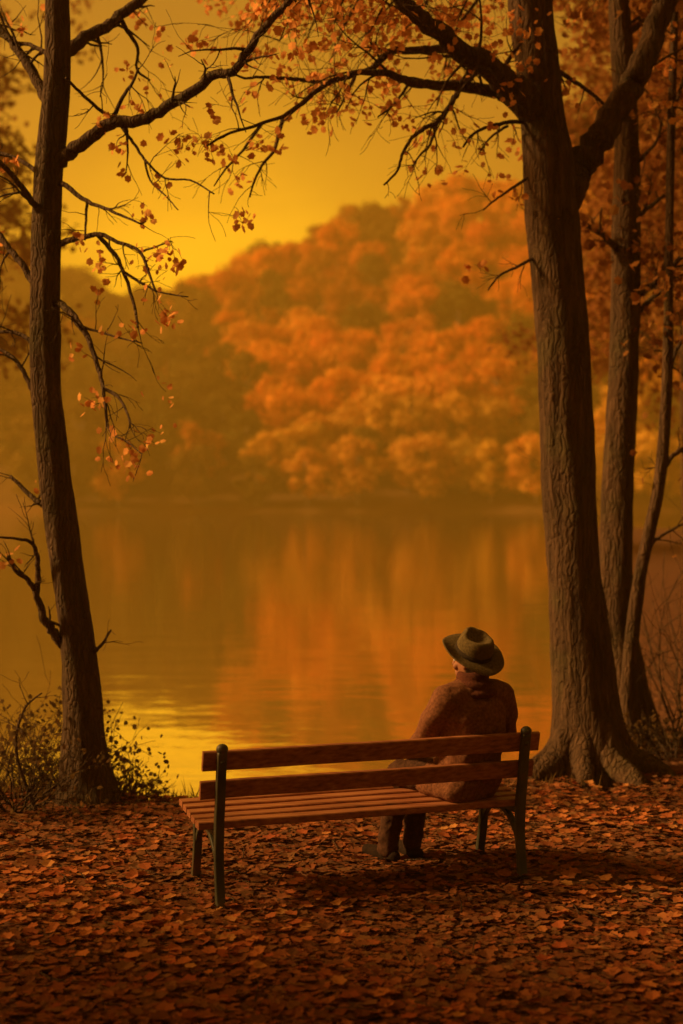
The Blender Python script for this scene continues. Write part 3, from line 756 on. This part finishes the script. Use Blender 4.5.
# ------------------------------------------------------------------ the seated person
ICO = None
def ico():
    global ICO
    if ICO is None:
        bm = bmesh.new(); bmesh.ops.create_icosphere(bm, subdivisions=2, radius=1)
        ICO = ([v.co.copy() for v in bm.verts], [tuple(v.index for v in f.verts) for f in bm.faces]); bm.free()
    return ICO
class Blob:
    """balls and tapered limbs fused into one continuous skin"""
    def __init__(s): s.mb = MB()
    def ball(s, c, r, rot=None):
        vs_, fs_ = ico(); r = Vector((r, r, r)) if isinstance(r, (int, float)) else Vector(r)
        out_ = []
        for q in vs_:
            p = Vector((q.x * r.x, q.y * r.y, q.z * r.z))
            if rot is not None: p = rot @ p
            out_.append(Vector(c) + p)
        s.mb.add(out_, fs_); return s
    def limb(s, pts, rot=None):
        """pts: (point, radius)"""
        for (a, ra), (b, rb_) in zip(pts, pts[1:]):
            a, b = Vector(a), Vector(b); n = max(2, int((b - a).length / (min(ra, rb_) * .35)))
            for i in range(n + 1):
                t = i / n; s.ball(a.lerp(b, t), lerp(ra, rb_, t), rot)
        return s
    def build(s, name, mat, parent, voxel=.008, smooth=3, disp=0.0, dscale=8):
        off = parent_world(parent)
        me = bpy.data.meshes.new(name); me.from_pydata([tuple(v - off) for v in s.mb.v], [], s.mb.f); me.update()
        t = bpy.data.objects.new('tmp', me); COL.objects.link(t)
        m = t.modifiers.new('r', 'REMESH'); m.mode = 'VOXEL'; m.voxel_size = voxel
        m2 = t.modifiers.new('s', 'SMOOTH'); m2.iterations = smooth; m2.factor = .5
        dg = bpy.context.evaluated_depsgraph_get()
        m3 = bpy.data.meshes.new_from_object(t.evaluated_get(dg)); bpy.data.objects.remove(t)
        if disp:
            nn = [v.normal.copy() for v in m3.vertices]
            for v_, n_ in zip(m3.vertices, nn):
                q = v_.co * dscale
                k = noise.noise(Vector((q.x, q.y, q.z * 1.6))) + .5 * noise.noise(q * 2.3)
                v_.co += n_ * disp * k
        m3.materials.clear(); m3.materials.append(mat)
        m3.polygons.foreach_set('use_smooth', [True] * len(m3.polygons)); m3.name = name
        o = bpy.data.objects.new(name, m3); COL.objects.link(o); o.parent = parent; return o
def basis(phi):
    """x = his right, y = forward, z = up, turned phi degrees left of straight ahead"""
    a = R(phi); return Matrix(((math.cos(a), -math.sin(a), 0), (math.sin(a), math.cos(a), 0), (0, 0, 1)))
T = basis(28); LG = basis(52); HD = basis(52)
H = Vector((.735, 8.19, .53))
person = empty('person', (H.x, H.y, .45))
tag(person, 'person in a brown coat and brimmed hat sitting on the bench', 'person')
lT = T @ Vector((-1, 0, 0)); fL = LG @ Vector((0, 1, 0)); lL = LG @ Vector((-1, 0, 0))
hipL = H + lL * .085; hipR = H - lL * .085
neck = Vector((.755, 8.13, 1.10)); head = Vector((.742, 8.14, 1.235))
shL = Vector((.757, 8.12, 1.025)) + lT * .185; shR = Vector((.757, 8.12, 1.025)) - lT * .185
elL = Vector((.475, 8.13, .775)); haL = Vector((.40, 8.37, .695))
elR = Vector((.955, 8.33, .765)); haR = Vector((.70, 8.47, .675))
knL = hipL + fL * .42 + Vector((0, 0, .015)); anL = Vector((.275, 8.42, .10))
knR = hipR + fL * .42 + Vector((0, 0, .025)); anR = Vector((.425, 8.50, .10))
def up(v_, dz): return v_ + Vector((0, 0, dz))
def hand(bl, wrist, d, nrm, side, curl, L=.18):
    """palm, four bent fingers of unequal length and a thumb; d = pointing direction, nrm = back of the hand"""
    d = d.normalized(); x = d.cross(nrm).normalized() * side; nrm = x.cross(d).normalized() * side
    palm = wrist + d * .045
    for a in (-.028, -.010, .010, .028): bl.limb([(wrist + x * a * .6, .015), (wrist + d * .085 + x * a, .0125)])
    for a, ln in ((-.030, .062), (-.010, .072), (.010, .078), (.030, .070)):
        p = wrist + d * .088 + x * a; dd = d.copy(); r = .0088; pts = [(p, r)]
        for j, s_ in enumerate((.45, .32, .23)):
            dd = (dd - nrm * curl * (.5 + .35 * j)).normalized(); p = p + dd * ln * s_; r *= .93; pts.append((p, r))
        bl.limb(pts)
    p = wrist + d * .025 + x * .03; q = p + (d * .6 + x * .7 - nrm * .3).normalized() * .042
    bl.limb([(p, .013), (q, .0105), (q + (d * .9 + x * .2 - nrm * .35).normalized() * .030, .009)])
b = Blob()
b.limb([(up(H, .0), .115), (up(H, .15), .115), (Vector((.75, 8.14, .80)), .12), (Vector((.757, 8.13, .96)), .125)])
b.limb([(shL, .062), (up((shL + shR) / 2, .02), .085), (shR, .062)])
b.limb([(up(neck, -.04), .062), (head + Vector((0, 0, -.06)), .052)])
b.ball(head, (.075, .098, .112), HD)
F = HD @ Vector((0, 1, 0)); SD = HD @ Vector((1, 0, 0))
b.ball(head + F * .055 + Vector((0, 0, -.065)), (.050, .045, .045), HD)
b.limb([(head + F * .090 + Vector((0, 0, .015)), .011), (head + F * .115 + Vector((0, 0, -.022)), .014)])
b.ball(head + F * .10 + Vector((0, 0, -.03)), (.018, .012, .010), HD)
b.ball(head + F * .094 + Vector((0, 0, -.058)), (.024, .010, .006), HD); b.ball(head + F * .092 + Vector((0, 0, -.070)), (.020, .010, .007), HD)
b.ball(head + F * .084 + Vector((0, 0, .028)), (.052, .014, .010), HD)
for s_ in (-1, 1):
    b.ball(head + SD * s_ * .076 + F * -.005 + Vector((0, 0, -.012)), (.010, .020, .032), HD)
    b.ball(head + SD * s_ * .042 + F * .070 + Vector((0, 0, -.03)), (.024, .022, .022), HD)
b.limb([(shL, .052), (elL, .040), (elL.lerp(haL, .5), .036), (haL, .026)])
b.limb([(shR, .052), (elR, .040), (elR.lerp(haR, .5), .036), (haR, .026)])
hand(b, haL, Vector((-.35, .75, -.12)), Vector((0, 0, 1)), 1, .45)
hand(b, haR, Vector((-.9, .25, -.15)), Vector((0, 0, 1)), -1, .35)
b.limb([(hipL, .085), (knL, .060), (knL.lerp(anL, .35), .058), (anL, .036)])
b.limb([(hipR, .085), (knR, .060), (knR.lerp(anR, .35), .058), (anR, .036)])
body = b.build('body', M['skin'], person, .0055, 2)
for s_ in (-1, 1):
    c = Blob().ball(head + SD * s_ * .031 + F * .0865 + Vector((0, 0, .004)), .012); c.build('eye', M['eye'], person, .003, 1)
# hair under the hat
b = Blob(); b.ball(head + F * -.022 + Vector((0, 0, .002)), (.083, .086, .100), HD); b.ball(head + F * -.045 + Vector((0, 0, -.05)), (.060, .045, .04), HD)
b.build('hair', M['hair'], person, .005, 2, .003, 40)
# coat
b = Blob()
b.limb([(up(H, -.005) + fL * .02, .150), (up(H, .14), .155), (Vector((.75, 8.145, .78)), .155), (Vector((.757, 8.135, .93)), .160)])
for w_ in (-1, 1):
    b.limb([(Vector((.757, 8.13, .93)) + lT * w_ * .06, .145), (Vector((.75, 8.14, .72)) + lT * w_ * .05, .135), (up(H, .02) + lT * w_ * .07, .14)])
b.limb([(shL + lT * .0, .088), (up((shL + shR) / 2, .035), .098), (shR, .088)])
b.limb([(up((shL + shR) / 2, .05), .085), (up(neck, -.02), .075)])
b.limb([(shL, .088), (shL.lerp(elL, .5) + lT * .02, .080), (elL, .070), (elL.lerp(haL, .5), .060), (elL.lerp(haL, .90), .050)])
b.limb([(shR, .088), (shR.lerp(elR, .5) - lT * .015, .082), (elR, .072), (elR.lerp(haR, .5), .062), (elR.lerp(haR, .90), .050)])
b.limb([(hipL, .125), (hipL + fL * .20, .105)]); b.limb([(hipR, .125), (hipR + fL * .20 + Vector((0, 0, .03)), .110)])
b.limb([(hipL + lL * .04 + Vector((0, 0, -.015)), .10), (hipL + fL * .16 + lL * .05 + Vector((0, 0, -.01)), .075)])
b.build('coat', M['coat'], person, .008, 5, .011, 7)
# collar and scarf
b = Blob(); n = 30
for i in range(n):
    a = 2 * math.pi * i / n; c = neck + Vector((math.cos(a) * .070 - .004, math.sin(a) * .072, .050 + .008 * math.sin(a + .8))); b.ball(c, (.026, .026, .038))
    c = neck + Vector((math.cos(a) * .088, math.sin(a) * .084, -.005 + .010 * math.cos(a + 2))); b.ball(c, (.034, .034, .032))
    c = neck + Vector((math.cos(a) * .105, math.sin(a) * .10, -.045 + .008 * math.cos(a))); b.ball(c, (.036, .036, .028))
b.limb([(neck + T @ Vector((-.03, .10, -.04)), .034), (neck + T @ Vector((-.04, .14, -.16)), .032), (neck + T @ Vector((-.03, .155, -.27)), .028)])
b.build('scarf', M['scarf'], person, .006, 4, .0022, 16)
# trousers
b = Blob()
b.limb([(hipL, .105), (knL, .082), (knL.lerp(anL, .3), .076), (anL + Vector((0, 0, .03)), .064), (anL + Vector((0, 0, -.01)), .066)])
b.limb([(hipR, .105), (knR, .082), (knR.lerp(anR, .3), .076), (anR, .062)])
b.build('trousers', M['trousers'], person, .008, 3, .008, 14)
for an, d, flat in ((anL, Vector((-.62, .78, 0)), True), (anR, Vector((-.45, .88, 0)), True)):
    b = Blob(); d.normalize(); z = an.z
    base = Vector((an.x, an.y, .045)) if flat else an + Vector((-.01, 0, -.055))
    b.limb([(an + Vector((0, 0, .02)), .046), (base, .046)])
    b.limb([(base - d * .055, .042), (base + d * .09, .046), (base + d * .19, .036)])
    b.build('boot', M['boot'], person, .007, 2)
# hat
hatm = Matrix.Rotation(R(15), 3, 'Y') @ Matrix.Rotation(R(27), 3, 'X') @ basis(40)
hc = head + Vector((.012, -.005, .050))
def hat_pt(r, th, z): return hc + hatm @ Vector((r * math.cos(th) * .95, r * math.sin(th) * 1.04, z))
SEG = 64
def brim_z(r, th):
    k = max(0, (r - .10) / .10); side = abs(math.cos(th)) ** 2; fb = math.sin(th)
    return k * k * (.040 * side * (.55 if math.cos(th) < 0 else .15) - .022 * (fb < 0) * fb * fb - .020 * (fb > 0) * fb * fb) + .004 * k * math.sin(5 * th + 1) + k * k * .010 * max(0, math.cos(th - R(150))) ** 3
mb = MB(); prof = []
for r in (.094, .12, .145, .162, .176, .187): prof.append(('b', r, .0))
top = [(r, th) for r, th in ()]
rings = []
for r in (.094, .12, .145, .162, .176, .187): rings.append([hat_pt(r, 2 * math.pi * k / SEG, brim_z(r, 2 * math.pi * k / SEG) + .0045) for k in range(SEG)])
for r in (.190, .187, .176, .162, .145, .12, .090): rings.append([hat_pt(r, 2 * math.pi * k / SEG, brim_z(r, 2 * math.pi * k / SEG) - .0045 * (r < .19)) for k in range(SEG)])
vs_ = [p for rg_ in rings for p in rg_]
fs_ = [(i * SEG + k, i * SEG + (k + 1) % SEG, (i + 1) * SEG + (k + 1) % SEG, (i + 1) * SEG + k) for i in range(len(rings) - 1) for k in range(SEG)]
mb.add(vs_, fs_)
cr = []
for r, z in ((.105, -.002), (.108, .02), (.107, .045), (.104, .070), (.100, .088), (.094, .101), (.084, .109), (.072, .108), (.057, .098), (.038, .090), (.018, .086), (.001, .086)):
    ring = []
    for k in range(SEG):
        th = 2 * math.pi * k / SEG; zz = z; r2 = r
        fr = max(0, math.sin(th)); h = max(0, z - .03) / .09
        r2 *= 1 - .16 * h * (math.exp(-((th - R(52)) / .35) ** 2) + math.exp(-((th - R(128)) / .35) ** 2))
        zz += .012 * h * abs(math.sin(th)) ** 1 * (1 if r > .06 else .3) - .004 * h * (1 - abs(math.sin(th)))
        r2 *= 1 + .02 * noise.noise(Vector((math.cos(th) * 2, math.sin(th) * 2, z * 20)))
        ring.append(hat_pt(r2, th, zz))
    cr.append(ring)
mb.add([p for rg_ in cr for p in rg_], [(i * SEG + k, i * SEG + (k + 1) % SEG, (i + 1) * SEG + (k + 1) % SEG, (i + 1) * SEG + k) for i in range(len(cr) - 1) for k in range(SEG)])
hat = mb.build('hat', M['hat'], person)
mb = MB(); bd = [[hat_pt(r, 2 * math.pi * k / SEG, z) for k in range(SEG)] for r, z in ((.1065, .003), (.1105, .005), (.1100, .030), (.106, .032))]
mb.add([p for rg_ in bd for p in rg_], [(i * SEG + k, i * SEG + (k + 1) % SEG, (i + 1) * SEG + (k + 1) % SEG, (i + 1) * SEG + k) for i in range(3) for k in range(SEG)])
mb.build('hat_band', M['band'], hat)
